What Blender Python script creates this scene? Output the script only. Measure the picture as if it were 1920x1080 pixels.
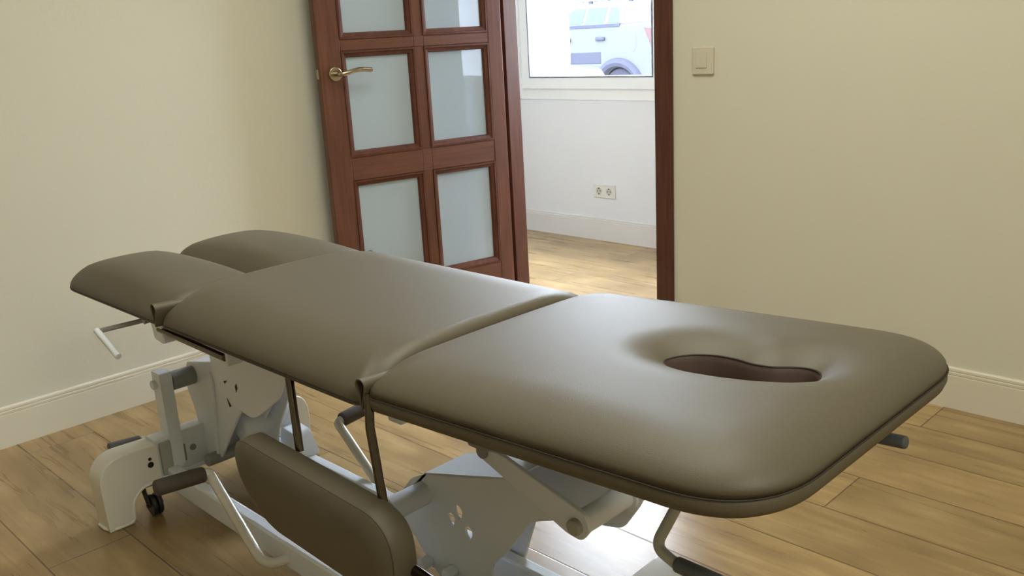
import bpy, math, random
import numpy as np
from mathutils import Vector, Matrix

# ------------------------------------------------------------------ start
for o in list(bpy.data.objects):
    bpy.data.objects.remove(o)
SC = bpy.context.scene
COL = SC.collection

# ------------------------------------------------------------------ camera
# axes: x runs along the doorway wall, y points through the doorway, z up.
# origin = floor corner between the left wall and the doorway wall, metres.
F_PX, PITCH, ROLL, YAW = 1709.0, 0.2719, -0.05547, -0.7928
fw = Vector((math.sin(YAW) * math.cos(PITCH), math.cos(YAW) * math.cos(PITCH), -math.sin(PITCH)))
rt = Vector((math.cos(YAW), -math.sin(YAW), 0))
up = rt.cross(fw)
r2 = math.cos(ROLL) * rt + math.sin(ROLL) * up
u2 = -math.sin(ROLL) * rt + math.cos(ROLL) * up
cam_data = bpy.data.cameras.new('camera')
cam = bpy.data.objects.new('camera', cam_data)
COL.objects.link(cam)
cam_data.sensor_width = 36.0
cam_data.lens = 36.0 * F_PX / 1920.0
cam_data.clip_start = 0.05
cam_data.clip_end = 200
M = Matrix((r2, u2, -fw)).transposed().to_4x4()
M.translation = Vector((3.0375, -2.744, 1.17))
cam.matrix_world = M
SC.camera = cam

# ------------------------------------------------------------------ world, daylight, exposure
W = bpy.data.worlds.new('sky')
SC.world = W
W.use_nodes = True
wn = W.node_tree.nodes
wn['Background'].inputs['Color'].default_value = (0.78, 0.88, 1.0, 1)
wn['Background'].inputs['Strength'].default_value = 36.0

def area(name, loc, rot, sx, sy, power, col, portal=False):
    d = bpy.data.lights.new(name, 'AREA')
    d.shape = 'RECTANGLE'
    d.size, d.size_y = sx, sy
    d.energy = power
    d.color = col
    o = bpy.data.objects.new(name, d)
    o.location = loc
    o.rotation_euler = rot
    COL.objects.link(o)
    if portal:
        d.cycles.is_portal = True
    return o


SC.view_settings.view_transform = 'Standard'
SC.view_settings.look = 'None'
SC.view_settings.exposure = 0.0
SC.view_settings.gamma = 1.0
SC.view_settings.use_curve_mapping = False

CEIL_LIGHT_POWER = 32.0
SIDE_FILL_POWER = 34.0

# ------------------------------------------------------------------ materials
def srgb(r, g, b):
    def c(v):
        v /= 255.0
        return v / 12.92 if v <= 0.04045 else ((v + 0.055) / 1.055) ** 2.4
    return (c(r), c(g), c(b), 1)

def new_mat(name):
    m = bpy.data.materials.new(name)
    m.use_nodes = True
    nt = m.node_tree
    return m, nt, nt.nodes['Principled BSDF']

def node(nt, t, **kw):
    n = nt.nodes.new(t)
    for k, v in kw.items():
        setattr(n, k, v)
    return n

def plain(name, col, rough=0.5, metal=0.0, bump=0.0, bscale=200.0, vary=0.0, coat=0.0, spec=0.5, vscale=3.0):
    m, nt, b = new_mat(name)
    b.inputs['Base Color'].default_value = col
    b.inputs['Roughness'].default_value = rough
    b.inputs['Metallic'].default_value = metal
    b.inputs['Specular IOR Level'].default_value = spec
    b.inputs['Coat Weight'].default_value = coat
    b.inputs['Coat Roughness'].default_value = 0.08
    tc = node(nt, 'ShaderNodeTexCoord')
    if vary:
        n = node(nt, 'ShaderNodeTexNoise')
        n.inputs['Scale'].default_value = vscale
        n.inputs['Detail'].default_value = 4
        nt.links.new(tc.outputs['Object'], n.inputs['Vector'])
        mix = node(nt, 'ShaderNodeMix', data_type='RGBA', blend_type='MIX')
        mix.inputs[6].default_value = tuple(c * (1 - vary) for c in col[:3]) + (1,)
        mix.inputs[7].default_value = tuple(min(1, c * (1 + vary)) for c in col[:3]) + (1,)
        nt.links.new(n.outputs['Fac'], mix.inputs[0])
        nt.links.new(mix.outputs[2], b.inputs['Base Color'])
    if bump:
        n2 = node(nt, 'ShaderNodeTexNoise')
        n2.inputs['Scale'].default_value = bscale
        n2.inputs['Detail'].default_value = 3
        nt.links.new(tc.outputs['Object'], n2.inputs['Vector'])
        bp = node(nt, 'ShaderNodeBump')
        bp.inputs['Strength'].default_value = bump
        bp.inputs['Distance'].default_value = 0.002
        nt.links.new(n2.outputs['Fac'], bp.inputs['Height'])
        nt.links.new(bp.outputs['Normal'], b.inputs['Normal'])
    return m

M_wall = plain('wall_paint', srgb(210, 207, 191), 0.75, bump=0.25, bscale=60, vary=0.015)
M_hallwall = plain('hall_wall_paint', srgb(232, 234, 246), 0.7, bump=0.2, bscale=60)
M_ceiling = plain('ceiling_paint', srgb(232, 229, 220), 0.85)
M_base = plain('baseboard_paint', srgb(216, 210, 194), 0.45)
M_hallbase = plain('hall_baseboard_paint', srgb(226, 224, 230), 0.45)
M_white = plain('white_powder_coat', srgb(228, 234, 242), 0.32, vary=0.03, vscale=8)
M_cover = plain('white_moulded_cover', srgb(222, 220, 210), 0.18, vary=0.02, coat=0.4)
M_grey = plain('grey_painted_steel', srgb(140, 142, 138), 0.35)
M_tube = plain('light_grey_tube', srgb(172, 172, 164), 0.3)
M_chrome = plain('chrome', srgb(96, 86, 74), 0.12, metal=1.0)
M_nickel = plain('brushed_nickel', srgb(176, 164, 142), 0.25, metal=1.0)
M_foam = plain('dark_foam_grip', srgb(74, 66, 58), 0.8, bump=0.5, bscale=400)
M_foamgrey = plain('grey_foam_grip', srgb(96, 92, 90), 0.75, bump=0.5, bscale=400)
M_slate = plain('slate_grey_grip', srgb(84, 88, 90), 0.6)
M_rubber = plain('black_rubber', srgb(28, 28, 30), 0.35)
M_black = plain('black_hole_plastic', srgb(14, 14, 16), 0.6)
M_pvc = plain('white_window_plastic', srgb(242, 244, 252), 0.3)
M_gasket = plain('grey_rubber_gasket', srgb(96, 98, 108), 0.5)
M_plate = plain('ivory_switch_plastic', srgb(204, 198, 180), 0.4)
M_socket = plain('white_socket_plastic', srgb(222, 220, 220), 0.35)
M_thread = plain('brown_seam_thread', srgb(50, 40, 36), 0.7)
M_liner = plain('plum_brown_lining', srgb(92, 76, 72), 0.6, bump=0.2)

def leather(name, col):
    m, nt, b = new_mat(name)
    tc = node(nt, 'ShaderNodeTexCoord')
    b.inputs['Roughness'].default_value = 0.52
    b.inputs['Specular IOR Level'].default_value = 0.5
    n = node(nt, 'ShaderNodeTexNoise')
    n.inputs['Scale'].default_value = 5
    n.inputs['Detail'].default_value = 5
    nt.links.new(tc.outputs['Object'], n.inputs['Vector'])
    mix = node(nt, 'ShaderNodeMix', data_type='RGBA')
    mix.inputs[6].default_value = tuple(c * .93 for c in col[:3]) + (1,)
    mix.inputs[7].default_value = tuple(c * 1.07 for c in col[:3]) + (1,)
    nt.links.new(n.outputs['Fac'], mix.inputs[0])
    nt.links.new(mix.outputs[2], b.inputs['Base Color'])
    v = node(nt, 'ShaderNodeTexVoronoi')
    v.inputs['Scale'].default_value = 900
    nt.links.new(tc.outputs['Object'], v.inputs['Vector'])
    bp = node(nt, 'ShaderNodeBump')
    bp.inputs['Strength'].default_value = 0.28
    bp.inputs['Distance'].default_value = 0.0006
    nt.links.new(v.outputs['Distance'], bp.inputs['Height'])
    nt.links.new(bp.outputs['Normal'], b.inputs['Normal'])
    return m

M_leather = leather('taupe_vinyl_upholstery', srgb(87, 80, 64))

def wood(name, base, dark, gx, gy, gz, rough=0.42):
    """stained timber, grain stretched along the axis with the smallest scale"""
    m, nt, b = new_mat(name)
    tc = node(nt, 'ShaderNodeTexCoord')
    mp = node(nt, 'ShaderNodeMapping')
    mp.inputs['Scale'].default_value = (gx, gy, gz)
    nt.links.new(tc.outputs['Object'], mp.inputs['Vector'])
    n = node(nt, 'ShaderNodeTexNoise')
    n.inputs['Scale'].default_value = 1.0
    n.inputs['Detail'].default_value = 6
    n.inputs['Roughness'].default_value = 0.6
    n.inputs['Distortion'].default_value = 0.6
    nt.links.new(mp.outputs['Vector'], n.inputs['Vector'])
    cr = node(nt, 'ShaderNodeValToRGB')
    cr.color_ramp.elements[0].position = 0.3
    cr.color_ramp.elements[0].color = dark
    cr.color_ramp.elements[1].position = 0.72
    cr.color_ramp.elements[1].color = base
    nt.links.new(n.outputs['Fac'], cr.inputs['Fac'])
    nt.links.new(cr.outputs['Color'], b.inputs['Base Color'])
    b.inputs['Roughness'].default_value = rough
    b.inputs['Specular IOR Level'].default_value = 0.3
    bp = node(nt, 'ShaderNodeBump')
    bp.inputs['Strength'].default_value = 0.08
    bp.inputs['Distance'].default_value = 0.001
    nt.links.new(n.outputs['Fac'], bp.inputs['Height'])
    nt.links.new(bp.outputs['Normal'], b.inputs['Normal'])
    return m

M_door = wood('mahogany_door', srgb(112, 72, 54), srgb(86, 54, 40), 60, 60, 4)
M_doorh = wood('mahogany_rail', srgb(112, 72, 54), srgb(86, 54, 40), 4, 4, 60)
M_bead = wood('mahogany_bead', srgb(100, 58, 40), srgb(74, 40, 28), 60, 60, 6)
M_frame = wood('mahogany_frame', srgb(96, 58, 42), srgb(70, 40, 30), 70, 70, 5)
M_groove = plain('dark_wood_groove', srgb(46, 26, 20), 0.6)

def floor_mat():
    m, nt, b = new_mat('oak_plank_floor')
    L = nt.links
    tc = node(nt, 'ShaderNodeTexCoord')
    sep = node(nt, 'ShaderNodeSeparateXYZ')
    L.new(tc.outputs['Object'], sep.inputs[0])
    def math_(op, a, bb=None, c=None):
        n = node(nt, 'ShaderNodeMath', operation=op)
        for i, v in enumerate((a, bb, c)):
            if v is None:
                continue
            if isinstance(v, (int, float)):
                n.inputs[i].default_value = v
            else:
                L.new(v, n.inputs[i])
        return n.outputs[0]
    PW, PL = 0.2005, 2.0
    X, Y = sep.outputs['X'], sep.outputs['Y']
    yr = math_('DIVIDE', math_('ADD', Y, 0.197 + 40 * PW), PW)
    row = math_('FLOOR', yr)
    fy = math_('FRACT', yr)
    # end joints step back row by row in a repeat of three
    ph = math_('MODULO', math_('ADD', row, 2.0), 3.0)
    xo = math_('ADD', math_('MULTIPLY', ph, 0.63), 20.0 - 2.12)
    xr = math_('DIVIDE', math_('ADD', X, xo), PL)
    colx = math_('FLOOR', xr)
    fx = math_('FRACT', xr)
    # groove distances in metres
    dy = math_('MULTIPLY', math_('MINIMUM', fy, math_('SUBTRACT', 1.0, fy)), PW)
    dx = math_('MULTIPLY', math_('MINIMUM', fx, math_('SUBTRACT', 1.0, fx)), PL)
    dd = math_('MINIMUM', dx, dy)
    mr = node(nt, 'ShaderNodeMapRange')
    mr.inputs['From Min'].default_value = 0.0006
    mr.inputs['From Max'].default_value = 0.0026
    L.new(dd, mr.inputs['Value'])
    # plank id
    cmb = node(nt, 'ShaderNodeCombineXYZ')
    L.new(row, cmb.inputs[0]); L.new(colx, cmb.inputs[1])
    wn_ = node(nt, 'ShaderNodeTexWhiteNoise', noise_dimensions='3D')
    L.new(cmb.outputs[0], wn_.inputs['Vector'])
    # grain coordinates, shifted per plank
    gx = math_('ADD', math_('MULTIPLY', X, 1.7), math_('MULTIPLY', wn_.outputs['Value'], 37.0))
    gy = math_('ADD', math_('MULTIPLY', Y, 26.0), math_('MULTIPLY', wn_.outputs['Value'], 91.0))
    gc = node(nt, 'ShaderNodeCombineXYZ')
    L.new(gx, gc.inputs[0]); L.new(gy, gc.inputs[1])
    n1 = node(nt, 'ShaderNodeTexNoise')
    n1.inputs['Scale'].default_value = 1.0
    n1.inputs['Detail'].default_value = 8
    n1.inputs['Roughness'].default_value = 0.62
    n1.inputs['Distortion'].default_value = 0.9
    L.new(gc.outputs[0], n1.inputs['Vector'])
    gc2 = node(nt, 'ShaderNodeCombineXYZ')
    L.new(math_('MULTIPLY', gx, 1.6), gc2.inputs[0]); L.new(math_('MULTIPLY', gy, 0.28), gc2.inputs[1])
    n2 = node(nt, 'ShaderNodeTexNoise')
    n2.inputs['Scale'].default_value = 1.3
    n2.inputs['Detail'].default_value = 4
    L.new(gc2.outputs[0], n2.inputs['Vector'])
    cr = node(nt, 'ShaderNodeValToRGB')
    e = cr.color_ramp.elements
    e[0].position = 0.27; e[0].color = srgb(118, 95, 62)
    e[1].position = 0.68; e[1].color = srgb(182, 156, 112)
    em = e.new(0.5); em.color = srgb(152, 126, 86)
    f = math_('ADD', math_('MULTIPLY', n1.outputs['Fac'], 0.42), math_('MULTIPLY', n2.outputs['Fac'], 0.58))
    L.new(f, cr.inputs['Fac'])
    hs = node(nt, 'ShaderNodeHueSaturation')
    mv = node(nt, 'ShaderNodeMapRange')
    mv.inputs['To Min'].default_value = 0.86
    mv.inputs['To Max'].default_value = 1.12
    L.new(wn_.outputs['Value'], mv.inputs['Value'])
    L.new(mv.outputs[0], hs.inputs['Value'])
    L.new(cr.outputs['Color'], hs.inputs['Color'])
    mix = node(nt, 'ShaderNodeMix', data_type='RGBA')
    mix.inputs[6].default_value = srgb(88, 64, 42)
    L.new(mr.outputs[0], mix.inputs[0])
    L.new(hs.outputs['Color'], mix.inputs[7])
    L.new(mix.outputs[2], b.inputs['Base Color'])
    b.inputs['Roughness'].default_value = 0.30
    rr = node(nt, 'ShaderNodeMapRange')
    rr.inputs['To Min'].default_value = 0.23
    rr.inputs['To Max'].default_value = 0.34
    L.new(n1.outputs['Fac'], rr.inputs['Value'])
    L.new(rr.outputs[0], b.inputs['Roughness'])
    bp = node(nt, 'ShaderNodeBump')
    bp.inputs['Strength'].default_value = 0.35
    bp.inputs['Distance'].default_value = 0.0012
    hh = math_('ADD', math_('MULTIPLY', n1.outputs['Fac'], 0.25), mr.outputs[0])
    L.new(hh, bp.inputs['Height'])
    L.new(bp.outputs['Normal'], b.inputs['Normal'])
    return m
M_floor = floor_mat()

def frosted():
    """etched glass: milky scatter, blurred see-through and a clear polished front"""
    m, nt, b = new_mat('acid_etched_door_glass')
    nt.nodes.remove(b)
    out = nt.nodes['Material Output']
    rf = node(nt, 'ShaderNodeBsdfRefraction')
    rf.inputs['Color'].default_value = (0.86, 0.94, 1.0, 1)
    rf.inputs['Roughness'].default_value = 0.30
    rf.inputs['IOR'].default_value = 1.03
    df = node(nt, 'ShaderNodeBsdfDiffuse')
    df.inputs['Color'].default_value = (0.80, 0.91, 1.0, 1)
    tl = node(nt, 'ShaderNodeBsdfTranslucent')
    tl.inputs['Color'].default_value = (0.80, 0.91, 1.0, 1)
    m1 = node(nt, 'ShaderNodeMixShader'); m1.inputs[0].default_value = 0.45
    nt.links.new(df.outputs[0], m1.inputs[1]); nt.links.new(tl.outputs[0], m1.inputs[2])
    m2 = node(nt, 'ShaderNodeMixShader'); m2.inputs[0].default_value = 0.68
    nt.links.new(rf.outputs[0], m2.inputs[1]); nt.links.new(m1.outputs[0], m2.inputs[2])
    gl = node(nt, 'ShaderNodeBsdfGlossy'); gl.inputs['Roughness'].default_value = 0.015
    fr = node(nt, 'ShaderNodeFresnel'); fr.inputs['IOR'].default_value = 1.75
    ge = node(nt, 'ShaderNodeNewGeometry')
    iv = node(nt, 'ShaderNodeMath', operation='SUBTRACT'); iv.inputs[0].default_value = 1.0
    nt.links.new(ge.outputs['Backfacing'], iv.inputs[1])
    ml = node(nt, 'ShaderNodeMath', operation='MULTIPLY')
    nt.links.new(fr.outputs[0], ml.inputs[0]); nt.links.new(iv.outputs[0], ml.inputs[1])
    m3 = node(nt, 'ShaderNodeMixShader')
    nt.links.new(ml.outputs[0], m3.inputs[0])
    nt.links.new(m2.outputs[0], m3.inputs[1]); nt.links.new(gl.outputs[0], m3.inputs[2])
    nt.links.new(m3.outputs[0], out.inputs['Surface'])
    return m
M_frost = frosted()

def clear_glass():
    m, nt, b = new_mat('clear_window_glass')
    nt.nodes.remove(b)
    out = nt.nodes['Material Output']
    tr = node(nt, 'ShaderNodeBsdfTransparent')
    gl = node(nt, 'ShaderNodeBsdfGlossy')
    gl.inputs['Roughness'].default_value = 0.0
    fr = node(nt, 'ShaderNodeFresnel')
    mx = node(nt, 'ShaderNodeMixShader')
    ge = node(nt, 'ShaderNodeNewGeometry')
    iv = node(nt, 'ShaderNodeMath', operation='SUBTRACT')
    iv.inputs[0].default_value = 1.0
    nt.links.new(ge.outputs['Backfacing'], iv.inputs[1])
    ml = node(nt, 'ShaderNodeMath', operation='MULTIPLY')
    nt.links.new(fr.outputs[0], ml.inputs[0])
    nt.links.new(iv.outputs[0], ml.inputs[1])
    nt.links.new(ml.outputs[0], mx.inputs[0])
    nt.links.new(tr.outputs[0], mx.inputs[1])
    nt.links.new(gl.outputs[0], mx.inputs[2])
    nt.links.new(mx.outputs[0], out.inputs['Surface'])
    return m
M_glass = clear_glass()

# ------------------------------------------------------------------ geometry helpers
class MB:
    """collects shapes (world coordinates) and links them as one mesh object"""
    def __init__(s):
        s.v, s.f = [], []
    def add(s, vs, fs):
        k = len(s.v)
        s.v += [tuple(map(float, p)) for p in vs]
        s.f += [tuple(i + k for i in f) for f in fs]
        return s
    def box(s, x0, x1, y0, y1, z0, z1):
        vs = [(x, y, z) for x in (x0, x1) for y in (y0, y1) for z in (z0, z1)]
        fs = [(0, 1, 3, 2), (4, 6, 7, 5), (0, 4, 5, 1), (2, 3, 7, 6), (0, 2, 6, 4), (1, 5, 7, 3)]
        return s.add(vs, fs)
    def prism(s, poly, a0, a1, axis='y'):
        """polygon in the plane across `axis`, given as (x,z) for y, (y,z) for x, (x,y) for z"""
        n = len(poly)
        def p(q, a):
            return {'y': (q[0], a, q[1]), 'x': (a, q[0], q[1]), 'z': (q[0], q[1], a)}[axis]
        vs = [p(q, a0) for q in poly] + [p(q, a1) for q in poly]
        fs = [tuple(range(n)), tuple(range(2 * n - 1, n - 1, -1))]
        fs += [(i, i + n, (i + 1) % n + n, (i + 1) % n) for i in range(n)]
        return s.add(vs, fs)
    def tube(s, pts, r, seg=16, bend=0.0, nb=6, caps=True, r_end=None, ry=None):
        P = [Vector(p) for p in pts]
        if bend > 0 and len(P) > 2:
            Q = [P[0]]
            for i in range(1, len(P) - 1):
                a, b, c = P[i - 1], P[i], P[i + 1]
                d1, d2 = (a - b), (c - b)
                t = min(bend, d1.length * .48, d2.length * .48)
                A, Cc = b + d1.normalized() * t, b + d2.normalized() * t
                for k in range(nb + 1):
                    u = k / nb
                    Q.append(A * (1 - u) ** 2 + b * 2 * u * (1 - u) + Cc * u * u)
            Q.append(P[-1])
            P = Q
        n = len(P)
        T = []
        for i in range(n):
            a = P[max(i - 1, 0)]; c = P[min(i + 1, n - 1)]
            T.append((c - a).normalized())
        ref = Vector((0, 0, 1)) if abs(T[0].z) < .9 else Vector((1, 0, 0))
        N = (ref - T[0] * ref.dot(T[0])).normalized()
        vs = []
        for i in range(n):
            if i:
                q = T[i - 1].rotation_difference(T[i])
                N = (q @ N)
                N = (N - T[i] * N.dot(T[i])).normalized()
            B = T[i].cross(N)
            rr = r if r_end is None else r + (r_end - r) * i / (n - 1)
            for k in range(seg):
                a = 2 * math.pi * k / seg
                vs.append(P[i] + N * math.cos(a) * rr + B * math.sin(a) * (rr if ry is None else ry))
        fs = []
        for i in range(n - 1):
            for k in range(seg):
                fs.append((i * seg + k, i * seg + (k + 1) % seg, (i + 1) * seg + (k + 1) % seg, (i + 1) * seg + k))
        if caps:
            fs.append(tuple(range(seg - 1, -1, -1)))
            fs.append(tuple((n - 1) * seg + k for k in range(seg)))
        return s.add(vs, fs)
    def build(s, name, m, parent=None, bevel=0.0, seg=3, smooth=True, kind=None, label=None, angle=40, base=(0, 0, 0)):
        bs = Vector(parent['_base'] if parent is not None and '_base' in parent else base)
        me = bpy.data.meshes.new(name)
        me.from_pydata([tuple(Vector(p) - bs) for p in s.v], [], s.f)
        me.validate(); me.update()
        import bmesh
        bm = bmesh.new(); bm.from_mesh(me)
        bmesh.ops.recalc_face_normals(bm, faces=bm.faces)
        bm.to_mesh(me); bm.free()
        me.materials.append(m)
        o = bpy.data.objects.new(name, me)
        COL.objects.link(o)
        if parent is not None:
            o.parent = parent
            o['_base'] = tuple(bs)
        else:
            o.location = bs
            o['_base'] = tuple(bs)
        if bevel:
            md = o.modifiers.new('bevel', 'BEVEL')
            md.width = bevel; md.segments = seg
            md.limit_method = 'ANGLE'; md.angle_limit = math.radians(30)
            md.harden_normals = False
        if smooth:
            me.polygons.foreach_set('use_smooth', [True] * len(me.polygons))
            try:
                me.set_sharp_from_angle(angle=math.radians(angle))
            except Exception:
                pass
            if bevel:
                w = o.modifiers.new('wn', 'WEIGHTED_NORMAL'); w.keep_sharp = True
        if kind:
            o['kind'] = kind
        if label:
            o['label'] = label
        return o

def thing(name, label, cat, base, group=None, kind=None):
    o = bpy.data.objects.new(name, None)
    o.empty_display_size = 0.1
    o.location = base
    COL.objects.link(o)
    o['_base'] = tuple(base)
    if kind:
        o['kind'] = kind
    if label:
        o['label'] = label
        o['category'] = cat
    if group:
        o['group'] = group
    return o

def rpoly(pts, rad, n=6):
    """round the corners of a polygon; rad is one number or one per corner"""
    out = []
    N = len(pts)
    for i in range(N):
        r = rad[i] if isinstance(rad, (list, tuple)) else rad
        a, b, c = Vector(pts[i - 1]), Vector(pts[i]), Vector(pts[(i + 1) % N])
        if r <= 0:
            out.append(tuple(b)); continue
        d1, d2 = a - b, c - b
        t = min(r, d1.length * .49, d2.length * .49)
        A, Cc = b + d1.normalized() * t, b + d2.normalized() * t
        for k in range(n + 1):
            u = k / n
            out.append(tuple(A * (1 - u) ** 2 + b * 2 * u * (1 - u) + Cc * u * u))
    return out

# ------------------------------------------------------------------ setting: walls, floor, ceiling
DX0, DX1, DH = 0.26, 1.048, 2.03          # doorway
WT = 0.095                                # partition thickness
MB().box(-3.2, 7.6, -4.6, 1.5, -0.12, 0.0).build('floor', M_floor, kind='structure', smooth=False)
MB().box(-0.12, 4.6, -4.7, 0.0, 2.5, 2.6).build('ceiling', M_ceiling, kind='structure', smooth=False)
MB().box(-3.2, 7.6, WT, 1.5, 2.5, 2.6).build('ceiling_hall', M_ceiling, kind='structure', smooth=False)
MB().box(-0.12, 0.0, -4.7, 0.0, 0, 2.6).build('wall_left', M_wall, kind='structure', smooth=False)
MB().box(4.5, 4.62, -4.7, 0.0, 0, 2.6).build('wall_right', M_wall, kind='structure', smooth=False)
MB().box(-0.12, 4.62, -4.7, -4.6, 0, 2.6).build('wall_front', M_wall, kind='structure', smooth=False)
MB().box(-3.2, DX0 - 0.02, 0.0, WT, 0, 2.6).box(DX1 + 0.02, 7.6, 0.0, WT, 0, 2.6) \
    .box(DX0 - 0.02, DX1 + 0.02, 0.0, WT, DH, 2.6).build('wall_back', M_wall, kind='structure', smooth=False)
# hall outer wall, y 1.23 .. 1.43, with two window openings
HY = 1.23
WX0, WX1, WZ0, WZ1 = -0.855, 1.295, 0.79, 2.32
VX0, VX1, VZ0, VZ1 = 2.55, 4.86, 0.72, 2.2
ow = MB()
ow.box(-3.2, WX0, HY, HY + .2, 0, 2.6).box(WX0, WX1, HY, HY + .2, 0, WZ0).box(WX0, WX1, HY, HY + .2, WZ1, 2.6)
ow.box(WX1, VX0, HY, HY + .2, 0, 2.6).box(VX0, VX1, HY, HY + .2, 0, VZ0).box(VX0, VX1, HY, HY + .2, VZ1, 2.6)
ow.box(VX1, 7.6, HY, HY + .2, 0, 2.6)
ow.build('wall_hall', M_hallwall, kind='structure', smooth=False)
MB().box(-3.3, -3.2, WT, HY + .2, 0, 2.6).build('wall_hall_left', M_hallwall, kind='structure', smooth=False)
MB().box(7.6, 7.7, WT, HY + .2, 0, 2.6).build('wall_hall_right', M_hallwall, kind='structure', smooth=False)

# moulded baseboards: profile (distance from wall, height)
BP = [(0, 0), (.013, 0), (.013, .1045), (.0105, .1060), (.0105, .1075), (.0125, .1085), (.0125, .1150),
      (.0085, .1165), (.0085, .1185), (.0105, .1195), (.0100, .1265), (.006, .1300), (0, .1300)]
def baseboard(name, x0, x1, y, sgn, m):
    # runs along x on wall plane y, sticking out towards sgn
    MB().prism([(y + sgn * a, z) for a, z in BP], x0, x1, 'x').build(name, m, kind='structure', angle=20)
baseboard('baseboard_back', 1.123, 4.5, 0.0, -1, M_base)
baseboard('baseboard_hall', -3.2, 7.6, HY, -1, M_hallbase)
MB().prism([(a, z) for a, z in BP], -4.6, 0.0, 'y').build('baseboard_left', M_base, kind='structure', angle=20)
MB().prism([(4.5 - a, z) for a, z in BP], -4.6, 0.0, 'y').build('baseboard_right', M_base, kind='structure', angle=20)

# ------------------------------------------------------------------ doorway frame
fr = MB().box(DX0 - 0.02, DX0, .031, WT + .012, 0, DH).box(DX0 - .02, DX0 - .016, -.012, .031, 0, DH).box(DX1, DX1 + 0.02, -0.012, WT + .012, 0, DH) \
    .box(DX0 - .02, DX1 + .02, -0.012, WT + .012, DH, DH + .02)
fr.build('trim_1', M_frame, kind='structure', bevel=.002, seg=2)          # lining of the doorway
cs = MB()
for (a, b_) in ((DX1 + .002, DX1 + .075), (DX0 - .075, DX0 - .018)):
    cs.box(a, b_, -0.016, 0.0, 0, DH + .075)
cs.box(DX0 - .075, DX1 + .075, -0.0165, 0.0, DH + .002, DH + .078)
cs.build('trim_2', M_frame, kind='structure', bevel=.004, seg=2)
cs = MB()
for (a, b_) in ((DX1 + .002, DX1 + .075), (DX0 - .075, DX0 - .002)):
    cs.box(a, b_, WT, WT + .016, 0, DH + .075)
cs.build('trim_3', M_frame, kind='structure', bevel=.004, seg=2)

# ------------------------------------------------------------------ the glazed door leaf
ANG = 0.195
dd = Vector((-math.sin(ANG), -math.cos(ANG), 0))      # from hinge to handle edge
nn = Vector((math.cos(ANG), -math.sin(ANG), 0))       # face seen from the room
DP = Vector((0.279, -0.036, 0))
def dpt(s, t, z):
    """s along the leaf from the hinge, t out of the visible face, z up"""
    return tuple(DP + dd * s + nn * t + Vector((0, 0, z)))
def dbox(mb, s0, s1, t0, t1, z0, z1):
    vs = [dpt(s, t, z) for s in (s0, s1) for t in (t0, t1) for z in (z0, z1)]
    mb.add(vs, [(0, 1, 3, 2), (4, 6, 7, 5), (0, 4, 5, 1), (2, 3, 7, 6), (0, 2, 6, 4), (1, 5, 7, 3)])
    return mb
door = thing('door_1', 'dark mahogany glazed door leaf with small frosted panes, standing open into the room',
             'door', (DP.x, DP.y, 0), kind='structure')
TH = -0.038
for (a, b_) in ((-0.026, 0.040), (0.690, 0.780)):
    dbox(MB(), a, b_, TH, 0, 0.008, 2.005).build('stile', M_door, door, bevel=.003, seg=2)
dbox(MB(), 0.340, 0.382, TH + .002, -.002, 0.2, 1.93).build('mullion', M_door, door, bevel=.003, seg=2)
rails = [(0.008, 0.222), (0.657, 0.747), (1.140, 1.182), (1.575, 1.617), (1.925, 2.005)]
for (z0, z1) in rails:
    mb = MB()
    dbox(mb, 0.040, 0.340, TH + .001, -.001, z0, z1)
    dbox(mb, 0.382, 0.690, TH + .001, -.001, z0, z1)
    dbox(mb, 0.3395, 0.3825, TH + .001, -.0008, z0, z1)
    mb.build('rail', M_doorh, door, bevel=.003, seg=2)
cells_z = [(0.222, 0.657), (0.747, 1.140), (1.182, 1.575), (1.617, 1.925)]
cells_s = [(0.040, 0.340), (0.382, 0.690)]
for (z0, z1) in cells_z:
    for (s0, s1) in cells_s:
        # moulded glazing bead: stepped frame sloping to the glass on both faces
        mb = MB()
        for (ta, tb, sg) in ((-.001, -.0188, 1), (TH + .001, TH + .0148, -1)):
            w1, w2 = .007, .024
            rings = [(0.0, ta + .0022 * sg), (w1, ta + .0022 * sg), (w1 + .0015, ta - .003 * sg), (w2 - .004, ta - .006 * sg), (w2, tb), (0.0, tb)]
            vs, n = [], len(rings)
            for (o_, t) in rings:
                for (s, z) in ((s0 + o_, z0 + o_), (s1 - o_, z0 + o_), (s1 - o_, z1 - o_), (s0 + o_, z1 - o_)):
                    vs.append(dpt(s, t, z))
            fs = []
            for i in range(n):
                j = (i + 1) % n
                for k in range(4):
                    fs.append((i * 4 + k, i * 4 + (k + 1) % 4, j * 4 + (k + 1) % 4, j * 4 + k))
            mb.add(vs, fs)
        mb.build('glazing_bead', M_bead, door, smooth=False)
        dbox(MB(), s0 + .004, s1 - .004, -.023, -.019, z0 + .004, z1 - .004).build('glass_pane', M_frost, door, smooth=False)
# handle
hp = MB()
hz, hs = 1.060, 0.722
hp.tube([dpt(hs, 0, hz), dpt(hs, .008, hz)], .026, 32)
handle = hp.build('door_handle', M_nickel, door, bevel=.002, seg=2, label='brushed nickel lever handle on round rose')
lv = MB().tube([dpt(hs, .006, hz), dpt(hs, .05, hz), dpt(hs - .03, .056, hz + .004), dpt(hs - .075, .055, hz + .014), dpt(hs - .128, .046, hz + .008)],
               .0085, 14, bend=.03, nb=8)
lv.build('lever', M_nickel, handle)
dbox(MB(), .7795, .782, TH + .009, -.009, 1.045, 1.080).build('latch_plate', M_nickel, door, smooth=False)

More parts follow.
